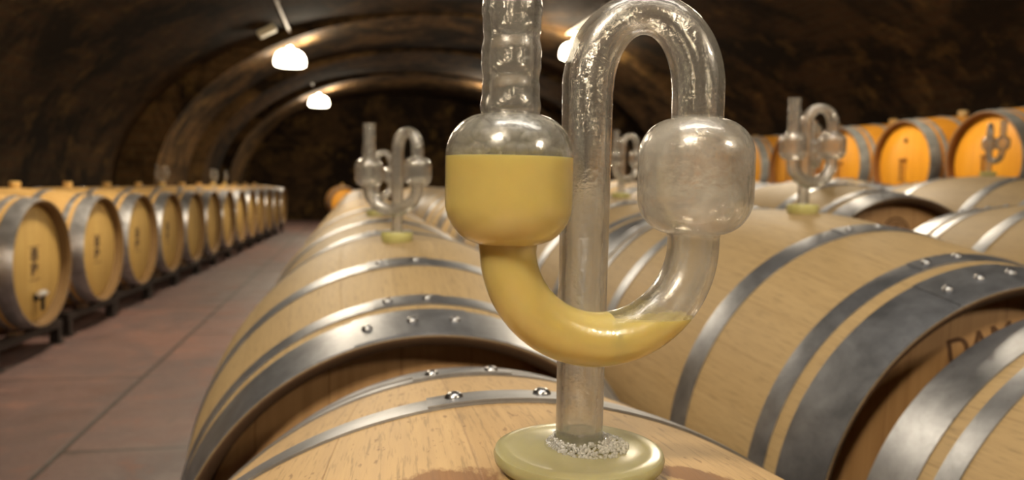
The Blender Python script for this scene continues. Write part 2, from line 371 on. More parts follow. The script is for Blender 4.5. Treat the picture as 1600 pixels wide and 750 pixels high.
# transverse arches: deep at the springing, dying into the vault at the crown
def rib(idx, y0, y1, din, mat=None):
    bm = bmesh.new(); uv = bm.loops.layers.uv.verify(); n = 64
    rise = RISE-0.035
    inn = [(CX-(HW-din)*math.cos(PI*i/n), SP+rise*math.sin(PI*i/n)) for i in range(n+1)]
    out = [(CX-(HW-0.002)*math.cos(PI*i/n), SP+(RISE-0.002)*math.sin(PI*i/n)) for i in range(n+1)]
    inn = [(inn[0][0], 0.0)]+inn+[(inn[-1][0], 0.0)]; out = [(out[0][0], 0.0)]+out+[(out[-1][0], 0.0)]
    L = [0.0]
    for a, b in zip(inn, inn[1:]): L.append(L[-1]+math.hypot(b[0]-a[0], b[1]-a[1]))
    V = [[bm.verts.new((p[0], y, p[1])) for p in P] for P, y in ((inn, y0), (inn, y1), (out, y0), (out, y1))]
    I0, I1, O0, O1 = V
    for i in range(len(inn)-1):
        for q, us in (((I0[i], I0[i+1], I1[i+1], I1[i]), ((y0, L[i]), (y0, L[i+1]), (y1, L[i+1]), (y1, L[i]))),
                      ((I0[i], O0[i], O0[i+1], I0[i+1]), ((0, L[i]), (din, L[i]), (din, L[i+1]), (0, L[i+1]))),
                      ((I1[i], I1[i+1], O1[i+1], O1[i]), ((0, L[i]), (0, L[i+1]), (din, L[i+1]), (din, L[i]))),
                      ((O0[i], O1[i], O1[i+1], O0[i+1]), ((y0, L[i]), (y1, L[i]), (y1, L[i+1]), (y0, L[i+1])))):
            f = bm.faces.new(q)
            for l, u_ in zip(f.loops, us): l[uv].uv = u_
    bm.faces.new((I0[0], I1[0], O1[0], O0[0])); bm.faces.new((I0[-1], O0[-1], O1[-1], I1[-1]))
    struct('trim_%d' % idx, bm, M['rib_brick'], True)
rib(1, 9.2, 10.9, 0.40); rib(2, 11.8, 13.2, 0.42); rib(3, 14.2, 16.2, 0.42)
for nm, yy in (('wall_back', Y1+0.15), ('wall_front', Y0-0.15)):
    bm = bmesh.new(); n = 48
    pts = [(X0, 0.0)]+[vault_pt(PI*i/n, HW, RISE) for i in range(n+1)]+[(X1, 0.0)]
    A = [bm.verts.new((x, yy-0.14, z)) for x, z in pts]; B = [bm.verts.new((x, yy+0.14, z)) for x, z in pts]
    bm.faces.new(A); bm.faces.new(B[::-1])
    for i in range(len(A)): j = (i+1) % len(A); bm.faces.new((A[i], B[i], B[j], A[j]))
    uv_planar(bm, lambda c: (c.x, c.z)); struct(nm, bm, M['brick'])
# masonry ledge along the right wall that carries the orange barrels
LEDGE_TOP = EYE+0.2-0.345-0.12
bm = bmesh.new(); box(bm, ((3.72+X1)/2, 5.9, LEDGE_TOP/2), (X1-3.72, 7.2, LEDGE_TOP)); uv_planar(bm, lambda c: (c.y+c.x, c.z)); struct('trim_4', bm, M['rib_brick'])

# ------------------------------------------------------------------ barrels
RB, RC, H, EXPO = 0.345, 0.299, 0.4795, 1.62
def R_at(s): return RB - (RB-RC)*(abs(s)/H)**EXPO
HOOPS = [(0.1605, 0.201), (0.3505, 0.381), (0.404, 0.4800)]
def ring_band(bm, s0, s1, t0, t1, a0=0.0, a1=2*PI, seg=120, k=4):
    """a strip of metal that follows the barrel's curve between s0 and s1, from offset t0 to t1"""
    prof = [(R_at(s0+(s1-s0)*i/k)+t1, s0+(s1-s0)*i/k) for i in range(k+1)]
    prof[0] = (prof[0][0]-0.0004, prof[0][1]); prof[-1] = (prof[-1][0]-0.0004, prof[-1][1])
    prof += [(R_at(s1-(s1-s0)*i/k)+t0, s1-(s1-s0)*i/k) for i in range(k+1)]
    lathe_y(bm, prof, seg, 0, True, a0, a1)
def build_barrel(name, rivet_angles, mats, rivets=True, seg=120):
    """origin at the barrel's lowest point, axis along Y; > stave_body, two barrel_head, six hoop (> rivet)"""
    root = empty(name, (0, 0, 0))
    up = Matrix.Translation((0, 0, RB))
    def part(nm, bm, mat, parent=root):
        o = mesh_obj(nm, bm, mat, parent)
        if parent is root: o.location = (0, 0, RB)
        return o
    bm = bmesh.new(); ns = 28
    outer = [(R_at(-H+2*H*i/ns), -H+2*H*i/ns) for i in range(ns+1)]
    
    lip = [(RC-0.0010, H+0.0004), (RC-0.0055, H-0.0006), (RC-0.0150, H-0.010), (RC-0.0185, H-0.05), (RC-0.023, H-0.06), (RC-0.023, H-0.16)]
    prof = [(r_, -y_) for r_, y_ in lip[::-1]]+outer+lip
    lathe_y(bm, prof, seg)
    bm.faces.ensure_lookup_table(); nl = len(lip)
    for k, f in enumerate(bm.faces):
        j_ = k//seg; f.material_index = 1 if (j_ < nl-1 or j_ >= len(prof)-nl) else 0       # end grain and inside of the chime, recess shade in its colour
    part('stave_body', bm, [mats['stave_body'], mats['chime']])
    for sg in (-1, 1):
        bm = bmesh.new(); r0 = RC-0.0195; y = sg*(H-0.055)
        prof = [(0.004, y-0.011), (r0-0.012, y-0.011), (r0, y-0.004), (r0, y+0.004), (r0-0.012, y+0.011), (0.004, y+0.011)]
        rr = lathe_y(bm, prof, seg); bm.faces.new(rr[0][::-1]); bm.faces.new(rr[-1])
        part('barrel_head', bm, mats['barrel_head'])
    for sg in (-1, 1):
        for hi, (s0, s1) in enumerate(HOOPS):
            a_, b_ = (s0, s1) if sg > 0 else (-s1, -s0)
            bm = bmesh.new(); ring_band(bm, a_, b_, 0.0002, 0.0024, seg=seg)
            ra = rivet_angles[(sg, hi)]
            ring_band(bm, a_+0.0004, b_-0.0004, 0.0022, 0.0040, math.radians(min(ra)-3.2), math.radians(max(ra)+3.2), seg=10)
            ho = part('hoop', bm, mats['hoop'])
            if rivets:
                for an in ra:
                    sc = (a_+b_)/2; r = R_at(sc)+0.0036; an = math.radians(an)
                    slope = (R_at(sc+0.01)-R_at(sc-0.01))/0.02
                    bm = bmesh.new(); prof = [(0.0066, 0.0), (0.0066, 0.0008), (0.0060, 0.0024), (0.0040, 0.0040), (0.0014, 0.0046)]
                    lathe_z(bm, prof, 14)
                    nrm = Vector((math.sin(an), -slope, math.cos(an))).normalized()
                    bmesh.ops.transform(bm, matrix=Matrix.Translation((math.sin(an)*r, sc, math.cos(an)*r)) @ nrm.to_track_quat('Z', 'Y').to_matrix().to_4x4(), verts=bm.verts)
                    mesh_obj('rivet', bm, M['rivet'], ho)
    return root
def RA(b, q, c, b2=None, q2=None, c2=None):
    return {(-1, 0): b, (-1, 1): q, (-1, 2): c, (1, 0): b2 or b, (1, 1): q2 or q, (1, 2): c2 or c}
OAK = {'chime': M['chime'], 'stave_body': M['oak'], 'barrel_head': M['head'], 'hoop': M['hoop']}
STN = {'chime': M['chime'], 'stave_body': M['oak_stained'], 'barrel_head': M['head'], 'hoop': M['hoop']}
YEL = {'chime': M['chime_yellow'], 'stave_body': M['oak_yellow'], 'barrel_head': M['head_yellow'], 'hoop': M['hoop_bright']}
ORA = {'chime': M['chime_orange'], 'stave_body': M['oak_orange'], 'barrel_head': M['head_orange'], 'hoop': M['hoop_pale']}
def put(root, x, y, ztop, yaw=0.0, tilt=0.0):
    """ztop: height of the bung point relative to the eye; yaw to the right, tilt front down (degrees)"""
    a, t = math.radians(yaw), math.radians(tilt)
    mt = Matrix.Rotation(-a, 3, 'Z') @ Matrix.Rotation(t, 3, 'X')
    top = Vector((x, y, EYE+ztop)); root.rotation_euler = mt.to_euler(); root.location = top - mt @ Vector((0, 0, 2*RB))
    return root
def bung_of(root, mat, big=1.0):
    bm = bmesh.new(); lathe_z(bm, [(0.022*big, -0.01), (0.026*big, 0.004), (0.030*big, 0.018*big), (0.030*big, 0.030*big), (0.024*big, 0.036*big)], 24)
    o = mesh_obj('bung', bm, mat, root); o.location = (0, 0, 2*RB); return o
def tap_of(root, mat):
    bm = bmesh.new(); y = -(H-0.044)
    lathe_y(bm, [(0.020, y+0.0), (0.020, y-0.006), (0.011, y-0.008), (0.010, y-0.040), (0.001, y-0.041)], 20, RB-0.165)
    lathe_z(bm, [(0.009, -0.06), (0.009, 0.0), (0.012, 0.004), (0.012, 0.010), (0.002, 0.012)], 16, (0, y-0.032, RB-0.165))
    o = mesh_obj('tap', bm, mat, root)
    bm = bmesh.new(); box(bm, (0, y-0.032, RB-0.145), (0.085, 0.030, 0.030), None, 0.010); mesh_obj('tap_handle', bm, M['chrome'], o)
    return o
def mark_of(root, kind):
    """marks burnt into the front head"""
    y = -(H-0.0437); bm = bmesh.new()
    if kind == 'number':
        for dz in (0.026, -0.046):
            me = text_mesh('8' if dz > 0 else 'B', 0.085, 0.0004, 0.003); b = bmesh.new(); b.from_mesh(me)
            bmesh.ops.transform(b, matrix=Matrix.Translation((0, 0, dz+0.01)) @ Matrix.Diagonal((1.7, 1, 1, 1)) @ Matrix.Rotation(PI/2, 4, 'X'), verts=b.verts); b.to_mesh(me); b.free(); bm.from_mesh(me)
        for w_, z_ in ((0.11, 0.078), (0.11, -0.080)): box(bm, (0, 0, z_), (w_, 0.0006, 0.004))
    elif kind == 'letters':
        me = text_mesh('DAM', 0.048, 0.0004, 0.0006); b = bmesh.new(); b.from_mesh(me)
        bmesh.ops.transform(b, matrix=Matrix.Translation((-0.045, 0, 0.214)) @ Matrix.Rotation(math.radians(-14), 4, 'Y') @ Matrix.Rotation(PI/2, 4, 'X'), verts=b.verts); b.to_mesh(me); b.free(); bm.from_mesh(me)
    elif kind == 'round':
        for r_ in (0.044, 0.033):
            lathe_y(bm, [(r_, -0.0004), (r_-0.006, -0.0004), (r_-0.006, 0.0004), (r_, 0.0004)], 40, 0.198, True)
        me = text_mesh('S', 0.055, 0.0004, 0.001); b = bmesh.new(); b.from_mesh(me)
        bmesh.ops.transform(b, matrix=Matrix.Translation((0, 0, 0.198)) @ Matrix.Rotation(PI/2, 4, 'X'), verts=b.verts); b.to_mesh(me); b.free(); bm.from_mesh(me)
    o = mesh_obj('brand_mark', bm, M['brand'] if kind == 'number' else M['brand_faint'], root, False); o.location = (0, y, RB); return o

# --- steel cradles the barrels lie on
def build_rack(h):
    """two cross rails under the quarter hoops, legs and four wedges; origin on the floor, barrel axis along Y, belly at height h"""
    root = empty('barrel_rack', (0, 0, 0)); sx = 0.34
    rb = h + RB - R_at(0.39) - 0.0090                       # top of the rails
    for sg in (-1, 1):
        y = sg*0.39
        bm = bmesh.new(); box(bm, (0, y, rb-0.02), (2*sx, 0.045, 0.04), None, 0.003); mesh_obj('rail', bm, M['rack'], root, False)
        for sx_ in (-1, 1):
            bm = bmesh.new(); hh = max(rb-0.04, 0.01); box(bm, (sx_*(sx-0.03), y, hh/2), (0.04, 0.045, hh)); box(bm, (sx_*(sx-0.03), y, 0.003), (0.07, 0.07, 0.006)); mesh_obj('leg', bm, M['rack'], root, False)
            bm = bmesh.new(); x0, x1 = 0.060, 0.105
            zc = lambda xx: h+RB-math.sqrt(R_at(0.39)**2-xx*xx)-0.0075
            vs = [bm.verts.new((sx_*x_, y+d, z_)) for d in (-0.02, 0.02) for x_, z_ in ((x0, rb), (x1+0.02, rb), (x1+0.02, zc(x1)-0.004), (x1, zc(x1)-0.004), (x0, min(zc(x0), rb+0.01)))]
            bm.faces.new(vs[:5]); bm.faces.new(vs[5:][::-1])
            for i in range(5): bm.faces.new((vs[i], vs[5+i], vs[5+(i+1) % 5], vs[(i+1) % 5]))
            mesh_obj('wedge', bm, M['beam'], root, False)
    for sx_ in (-1, 1):
        bm = bmesh.new(); box(bm, (sx_*(sx-0.03), 0, rb-0.025), (0.03, 0.73, 0.03)); mesh_obj('side_bar', bm, M['rack'], root, False)
    return root
_racks = {}
def rack_for(broot, label):
    loc = broot.matrix_basis @ Vector((0, 0, 0)); mt = broot.rotation_euler.to_matrix(); ax = mt @ Vector((0, 1, 0)); h = math.floor((loc.z-abs(ax.z)*0.40)*100)/100
    if h in _racks: r = copy_tree(_racks[h])
    else: r = _racks[h] = build_rack(h)
    r.location = (loc.x, loc.y, 0); r.rotation_euler = (0, 0, broot.rotation_euler.z)
    tag(r, label, 'rack', 'steel racks under the barrels'); return r
ORD = ['first', 'second', 'third', 'fourth', 'fifth', 'sixth', 'seventh', 'eighth', 'ninth', 'tenth', 'eleventh', 'twelfth', 'thirteenth', 'fourteenth', 'fifteenth']

# individually measured barrels near the camera
b00 = put(build_barrel('wine_barrel', RA((-6.5, 6), (-9, 7), (-9, 0, 9), (-6.5, 4.0), (-8, 2.0), (160, 168, 176)), STN, seg=200), 0.098, 0.345, -0.132, 2.7, -2.5)
tag(b00, 'foreground oak barrel stained brown around the big airlock standing on it', 'barrel', 'oak barrels of the centre row')
b01 = put(build_barrel('wine_barrel', RA((-9.5, -0.5), (-9.2, 0), (-14.5, -4.5, 5)), OAK, seg=200), 0.094, 1.358, -0.099, 0.3, 3.4)
tag(b01, 'oak barrel directly behind the foreground airlock with three rivets on its near hoop', 'barrel', 'oak barrels of the centre row')
b11 = put(build_barrel('wine_barrel', RA((-10, -1), (-14, -5), (-21, -12, -3)), OAK, seg=200), 0.816, 1.274, -0.038, -2.4, 3.0)
tag(b11, 'large oak barrel right of centre with burnt letters on its shadowed head', 'barrel', 'oak barrels of the second row'); mark_of(b11, 'letters')
b10 = put(build_barrel('wine_barrel', RA((-6, 6), (-9, 7), (-9, 0, 9)), OAK, seg=160), 0.844, 0.272, -0.086, 0.25, 0.0)
tag(b10, 'oak barrel cut off by the lower right corner of the photo', 'barrel', 'oak barrels of the second row')
measured = {(0, 0): b00, (0, 1): b01, (1, 0): b10, (1, 1): b11}
generic = None; low = None
rows = {(r, j): o for (r, j), o in measured.items()}
def oak_copy():
    global generic
    if generic is None:
        generic = build_barrel('wine_barrel', RA((-9, 1), (-10, -1), (-11, -4, 3)), OAK, seg=96); return generic
    return copy_tree(generic)
ROWNAME = ['centre', 'second', 'third', 'fourth']
spec = []
for j in range(2, 12): spec.append((0, j, 0.090, 1.358+0.995*(j-1), -0.095, 0))
for j in range(2, 11): spec.append((1, j, 0.797, 2.259+0.995*(j-2), -0.03, 0))
for j in range(1, 9): spec.append((2, j, 1.535, 1.22 if j == 1 else 2.41+0.995*(j-2), 0.0 if j == 1 else 0.035, 0))
for j in range(1, 8): spec.append((3, j, 2.29, 1.47+0.995*(j-1), 0.07, 0))
special = {(0, 2): 'oak barrel carrying the small glass airlock half hidden behind the clear one',
           (1, 2): 'oak barrel seen between the tall glass stem and the clear glass bulb',
           (2, 1): 'oak barrel at the right edge whose two far hoops catch the light',
           (2, 2): 'oak barrel with a round brand burnt on its head, right of the right airlock',
           (3, 2): 'oak barrel at the right edge just in front of the orange barrels'}
for r, j, x, y, z, yaw in spec:
    o = oak_copy(); put(o, x, y, z, yaw, 0)
    if (r, j) in special: lab = special[(r, j)]
    else: lab = 'oak barrel, %s from the camera in the %s row right of the aisle' % (ORD[j], ROWNAME[r] if r else 'first')
    tag(o, lab, 'barrel', 'oak barrels of the %s row' % ROWNAME[r]); rows[(r, j)] = o
mark_of(rows[(2, 2)], 'round')
for (r, j), o in rows.items():
    rack_for(o, 'steel rack under the %s barrel of the %s row right of the aisle' % (ORD[j], 'first' if r == 0 else ROWNAME[r]))

# the row on the left of the aisle: heads towards the aisle
LEFT_Y = [3.26, 4.04, 4.87, 5.63, 6.39, 7.17, 7.92, 8.68, 9.45, 10.22, 10.95, 11.75, 12.6, 13.5]
yb = None
for i, yy in enumerate(LEFT_Y):
    if yb is None:
        yb = build_barrel('wine_barrel', RA((-9, 1), (-10, -1), (-11, -4, 3)), YEL, seg=96); tap_of(yb, M['black']); mark_of(yb, 'number'); o = yb
        # the first barrel keeps tap and mark; copies lose the tap below
    else: o = copy_tree(yb)
    hx = -1.45+0.03*(yy-4)
    ang = math.radians(86)
    o.rotation_euler = (0, 0, ang)
    front = Vector((math.sin(ang), -math.cos(ang), 0))
    c = Vector((hx, yy, 0)) - front*H
    o.location = (c.x, c.y, EYE-0.41-RB)
    if i not in (1,):
        for ch in list(o.children):
            if ch.name.startswith('tap') and o is not yb:
                for g in list(ch.children): bpy.data.objects.remove(g)
                bpy.data.objects.remove(ch)
    if i > 4 or i == 0:
        for ch in list(o.children):
            if ch.name.startswith('brand_mark') and o is not yb: bpy.data.objects.remove(ch)
    if i not in (6, 9, 10): bung_of(o, M['cork'])
    lab = {0: 'yellow oak barrel cut off by the left edge of the photo', 1: 'yellow oak barrel with a shiny steel tap low on its head, left of the aisle',
           }.get(i, 'yellow oak barrel, %s from the camera in the row left of the aisle' % ORD[i])
    tag(o, lab, 'barrel', 'barrels left of the aisle')
    rack_for(o, 'dark steel rack on the floor under the %s barrel left of the aisle' % ORD[i])
    rows[('L', i)] = o

# orange varnished barrels on the ledge along the right wall
ob = None; OY = [3.31, 4.03, 4.75, 5.47, 6.19, 6.91, 7.63, 8.35]
for i, yy in enumerate(OY):
    if ob is None:
        ob = build_barrel('wine_barrel', RA((-9, 1), (-10, -1), (-11, -4, 3)), ORA, seg=96); o = ob
        bm = bmesh.new(); lathe_y(bm, [(0.001, -(H-0.044)), (0.016, -(H-0.044)), (0.016, -(H-0.044)-0.006), (0.001, -(H-0.044)-0.012)][::-1], 20, RB+0.165); mesh_obj('head_plug', bm, M['black'], ob)
        bm = bmesh.new(); y = -(H-0.044)
        lathe_y(bm, [(0.018, y), (0.018, y-0.006), (0.010, y-0.008), (0.010, y-0.045), (0.001, y-0.046)], 20, RB+0.03)
        lathe_z(bm, [(0.009, -0.15), (0.009, 0.0), (0.011, 0.006), (0.001, 0.009)], 16, (0.0, y-0.035, RB+0.03)); mesh_obj('tap', bm, simple('brown_wood_tap', (0.30, 0.13, 0.03), 0.5), ob)
    else: o = copy_tree(ob)
    o.rotation_euler = (0, 0, -PI/2-math.radians(1)); o.location = (3.70+H, yy, EYE+0.2-RB)
    bung_of(o, M['cork_pale'] if i in (2,) else M['cork'], 1.15)
    tag(o, {1: 'orange varnished barrel nearest the right edge, seen behind a small airlock', 2: 'orange varnished barrel with pale bung and dark plug, second from the right edge',
            3: 'orange varnished barrel just right of the right glass airlock'}.get(i, 'orange varnished barrel, %s from the camera on the ledge by the right wall' % ORD[i]), 'barrel', 'orange barrels on the right ledge')
    rows[('O', i)] = o
bm = bmesh.new()
for sx_ in (3.92, 4.44):
    bm = bmesh.new(); box(bm, (sx_, 5.9, LEDGE_TOP+0.055), (0.07, 6.2, 0.11), None, 0.006)
    tag(mesh_obj('bearer_beam', bm, M['beam'], None, False), 'timber bearer %s the wall under the orange barrels' % ('away from' if sx_ < 4 else 'close to'), 'beam', 'bearers under the orange barrels')
# a lone barrel at the far end of the aisle
fb = copy_tree(ob); fb.rotation_euler = (0, 0, 0.15); fb.location = (-0.27, 17.0, 0.11)
tag(fb, 'lone orange barrel at the dark far end of the aisle', 'barrel')
rack_for(fb, 'steel rack under the lone barrel at the far end')

# ------------------------------------------------------------------ glass airlocks
# path of the tube in metres: stem stands at (0,0); left bulb nearer the camera
PL = Vector((-0.0350, -0.0400, 0)); PR = Vector((0.0500, -0.0030, 0))
RT = 0.0117; RBULB = 0.0262
def bulb_radius(z, z0, z1, rt, rb, rc=0.0175):
    """rounded-box bulb between z0 and z1: radius at height z"""
    if z <= z0 or z >= z1: return rt
    d = min(z-z0, z1-z)
    if d >= rc: return rb
    k = math.sqrt(max(0.0, 1-((rc-d)/rc)**2)); r = rb-rc*0.9+rc*0.9*k
    return max(rt, r)
Z_BL0, Z_BL1, Z_BR0, Z_BR1 = 0.1005, 0.1535, 0.1040, 0.1565
def tube_path(fine=1):
    P, R, K = [], [], []
    def add(p, r, k): P.append(p); R.append(r); K.append(k)
    def col(base, za, zb, z0, z1, rt_fn, k):
        n = max(2, int(abs(zb-za)/0.0016*fine))
        zs = sorted(set([za+(zb-za)*i/n for i in range(n+1)]+[z0+1e-4, z1-1e-4, z0+6e-4, z1-6e-4] if min(za, zb) < z0 < max(za, zb) else [za+(zb-za)*i/n for i in range(n+1)]), reverse=zb < za)
        for z in zs: add(Vector((base.x, base.y, z)), bulb_radius(z, z0, z1, rt_fn(z), RBULB), k)
    col(PL, 0.218, 0.0995, Z_BL0, Z_BL1, lambda z: 0.0119 + 0.00035*math.sin(z*330)+0.0002*math.sin(z*811), 'left')
    n = int(46*fine); zc, dep = 0.0995, 0.0415
    for i in range(1, n):
        a = PI*i/n; c = (PL+PR)/2; h = (PR-PL)/2
        add(Vector((c.x-h.x*math.cos(a), c.y-h.y*math.cos(a), zc-dep*math.sin(a))), 0.0117+0.0004*math.sin(a), 'bend')
    col(PR, 0.0995, 0.168, Z_BR0, Z_BR1, lambda z: 0.0118, 'right')
    n = int(44*fine); za, top = 0.168, 0.2035
    for i in range(1, n):
        a = PI*i/n; c = PR/2; h = PR/2
        add(Vector((c.x+h.x*math.cos(a), c.y+h.y*math.cos(a), za+(top-za)*math.sin(a)**0.94)), 0.0119-0.0026*math.sin(a)**3, 'arch')
    n = 24
    for i in range(n+1):
        z = 0.168*(1-i/n)+0.004*(i/n); add(Vector((0, 0, z)), 0.01165-0.0006*(i/n), 'stem')
    return P, R, K
def build_airlock(kind):
    root = empty('airlock', (0, 0, 0)); seg = 56 if kind == 'main' else 28
    P, R, K = tube_path(1 if kind == 'main' else 0.6)
    gm = M['glass'] if kind == 'main' else M['glass_far']; wall = 0.0030
    bm = bmesh.new()
    A = sweep(bm, P, R, seg, False)
    B = sweep(bm, P[:-1], [r-(wall if r < 0.014 else 0.0022) for r in R[:-1]], seg, False, True)
    for i in range(seg):                                    # open rim at the top of the left tube
        j = (i+1) % seg; bm.faces.new((A[0][i], B[0][i], B[0][j], A[0][j]))
    bm.faces.new(A[-1]); bm.faces.new(B[-1][::-1])
    bm.faces.ensure_lookup_table()
    me = bpy.data.meshes.new('glass_tube'); bm.to_mesh(me); bm.free(); me.materials.append(gm)
    me.polygons.foreach_set('use_smooth', [True]*len(me.polygons)); me.set_sharp_from_angle(angle=math.radians(50))
    g = bpy.data.objects.new('glass_tube', me); C.objects.link(g); g.parent = root
    # liquid
    lvl_l, lvl_r = (0.1362, 0.0665) if kind == 'main' else (0.072, 0.076)
    gap = -0.00035 if kind == 'main' else 0.0022
    i0 = max(i for i, (p, k) in enumerate(zip(P, K)) if (k == 'left' and p.z >= lvl_l) or i == 0) if kind == 'main' else next(i for i, k in enumerate(K) if k == 'bend')
    i1 = max(i for i, k in enumerate(K) if k == 'bend')
    pp = P[i0:i1+1]; rr = [r-(wall if gap < 0 else 0)*0-abs(gap) for r in R[i0:i1+1]]
    if kind == 'main': pp[0] = Vector((pp[0].x, pp[0].y, lvl_l)); rr = [r-0.0003 for r in R[i0:i1+1]]
    bm = bmesh.new(); sweep(bm, pp, rr, seg, True)
    zc = 0.0995-0.0415
    def cut(co, no):
        ret = bmesh.ops.bisect_plane(bm, geom=bm.verts[:]+bm.edges[:]+bm.faces[:], plane_co=co, plane_no=no, clear_outer=True)
        es = [e for e in ret['geom_cut'] if isinstance(e, bmesh.types.BMEdge)]
        bmesh.ops.holes_fill(bm, edges=es, sides=0)
    if kind == 'main':
        # remove the right arm above its own level: split off with a plane through the bend first
        mid = (PL+PR)/2; dirv = (PR-PL).normalized()
        me_t = bpy.data.meshes.new('t'); bm.to_mesh(me_t)
        cut(Vector((mid.x, mid.y, 0))+dirv*0.002, dirv)                       # left half
        bmR = bmesh.new(); bmR.from_mesh(me_t); left = bm; bm = bmR
        cut(Vector((mid.x, mid.y, 0))+dirv*0.0018, -dirv); cut(Vector((0, 0, lvl_r)), Vector((0, 0, 1)))
        me2 = bpy.data.meshes.new('t'); bm.to_mesh(me2); left.from_mesh(me2); bm.free(); bm = left
        bpy.data.meshes.remove(me2); bpy.data.meshes.remove(me_t)
    else: cut(Vector((0, 0, lvl_l)), Vector((0, 0, 1)))
    lq = mesh_obj('liquid', bm, M['must'] if kind == 'main' else M['water'], root)
    if kind == 'main': lq['label'] = 'cloudy yellow liquid filling the left bulb and the bend'
    # bung: flat silicone disc on the main airlock, tall stopper on the others
    bm = bmesh.new()
    if kind == 'main':
        prof = [(0.0195, -0.014), (0.0215, -0.0075), (0.030, -0.0072), (0.0372, -0.0062), (0.0396, -0.0038), (0.0402, -0.0012), (0.0394, 0.0012), (0.0365, 0.0022), (0.0325, 0.0018), (0.026, 0.0020), (0.018, 0.0030), (0.010, 0.0036)]
        rr_ = lathe_z(bm, prof, 96)
        o = mesh_obj('silicone_bung', bm, M['silicone'], root); o['label'] = 'flat pale green silicone bung with a wide disc'
        bm = bmesh.new(); rnd = random.Random(3)
        for k in range(900):                                # tiny air bubbles frozen in the ring of glue at the stem's foot
            a = rnd.uniform(0, 2*PI); q = rnd.random(); wdt = 0.0075+0.0045*math.cos(a-0.3)
            rr2 = 0.0118+q*wdt; zz = 0.0028+0.0050*(1-q)**1.2*rnd.uniform(0.6, 1.0); r_ = rnd.uniform(0.0004, 0.00105)
            mt = Matrix.Translation((math.cos(a)*rr2, math.sin(a)*rr2, zz))
            bmesh.ops.create_icosphere(bm, subdivisions=2 if r_ > 0.0009 else 1, radius=r_, matrix=mt)
        bb = mesh_obj('bubble_ring', bm, M['froth'], root); bb['kind'] = 'stuff'
        bm = bmesh.new(); lathe_z(bm, [(0.0108, 0.0012), (0.0215, 0.0016), (0.0190, 0.0026), (0.0150, 0.0034), (0.0122, 0.0042), (0.0119, 0.0043)], 64); mesh_obj('glue_collar', bm, M['silicone'], root)
        # foam above the liquid in the left bulb
        bm = bmesh.new()
        for k in range(90):
            a = rnd.uniform(0, 2*PI); z = rnd.uniform(0.1375, 0.1500); r_ = rnd.uniform(0.0016, 0.0042)
            rmax = bulb_radius(z, Z_BL0, Z_BL1, RT, RBULB)-0.0026-r_; rad = max(0.0, rmax*rnd.uniform(0.93, 1.0))
            bmesh.ops.create_icosphere(bm, subdivisions=3, radius=r_, matrix=Matrix.Translation((PL.x+math.cos(a)*rad, PL.y+math.sin(a)*rad, z)) @ Matrix.Diagonal((1.15, 1.15, 0.85, 1)))
        for k in range(220):                                # fine froth lying on the liquid and clinging to the wall
            a = rnd.uniform(0, 2*PI); rad = 0.0232*math.sqrt(rnd.random()); r_ = rnd.uniform(0.0007, 0.0016)
            bmesh.ops.create_icosphere(bm, subdivisions=2, radius=r_, matrix=Matrix.Translation((PL.x+math.cos(a)*rad, PL.y+math.sin(a)*rad, 0.1366+rnd.uniform(0, 0.0018))))
        bb = mesh_obj('foam', bm, M['foam'], root); bb['kind'] = 'stuff'
        # long bubbles standing one above the other in the neck
        z = 0.1555
        for hgt, dx in ((0.0135, 0.0006), (0.0150, -0.0004), (0.0195, 0.0008), (0.0125, 0.0)):
            bm = bmesh.new(); r0 = 0.0083; n = 20; prof = []
            for i in range(n+1):
                q = i/n; e = min(q, 1-q)*hgt; rc = 0.0045; k_ = 1.0 if e >= rc else math.sqrt(max(0.0, 1-((rc-e)/rc)**2)); prof.append((max(0.0004, (r0-rc*0.8)+rc*0.8*k_), hgt*q))
            lathe_z(bm, prof, 40, (PL.x+dx, PL.y, z)); mesh_obj('neck_bubble', bm, M['bubble'], root); z += hgt+0.0006
    else:
        prof = [(0.023, -0.014), (0.026, -0.004), (0.0295, 0.001), (0.0300, 0.014), (0.0290, 0.0155), (0.012, 0.0165)]
        lathe_z(bm, prof, 48); mesh_obj('silicone_bung', bm, M['silicone_yellow'], root)
    return root
def axis_of(root): return root
def stand_on(al, broot, dx, dz=0.0, rz=0.0, s=1.0, ds=0.0):
    """stand an airlock upright on the bung point of a barrel, shifted sideways by dx"""
    broot_m = Matrix.LocRotScale(broot.location, broot.rotation_euler, (1, 1, 1))
    z = RB + math.sqrt(RB*RB-dx*dx)
    p = broot_m @ Vector((dx, ds, z)); al.location = p + Vector((0, 0, dz)); al.rotation_euler = (0, 0, rz); al.scale = (s, s, s)
LOOK = -math.atan2(F_.x, F_.y)                               # heading of the camera: local +Y points away from it
a0 = build_airlock('main'); stand_on(a0, b00, 0.0062, 0.0075, LOOK)
tag(a0, 'big glass airlock in the foreground, half full of cloudy yellow liquid', 'airlock')
a1 = build_airlock('far')
stand_on(a1, b01, -0.022, 0.001, LOOK-math.radians(32), 0.92)
tag(a1, 'clear glass airlock on the barrel behind, left of the foreground airlock', 'airlock', 'glass airlocks on the far barrels')
def more(broot, dx, rz, lab, s=0.92):
    a = copy_tree(a1); stand_on(a, broot, dx, 0.001, LOOK+math.radians(rz), s); tag(a, lab, 'airlock', 'glass airlocks on the far barrels'); return a
more(b11, -0.020, -4, 'clear glass airlock with a yellowish bung on the large right-hand barrel')
more(rows[(0, 2)], -0.03, 15, 'clear glass airlock just behind the left one, partly hidden by it')
more(rows[(1, 2)], 0.0, 10, 'small glass airlock seen between the tall stem and the clear bulb')
more(rows[(2, 2)], -0.01, 30, 'glass airlock overlapped by the right-hand one, on the branded barrel')
more(rows[(3, 2)], 0.0, 65, 'small glass airlock at the right edge in front of an orange barrel')
more(rows[(3, 4)], 0.0, 80, 'tiny glass airlock just right of the big clear bulb')
more(rows[('L', 6)], 0.0, 0, 'tiny glass airlock nearest along the left row of barrels')
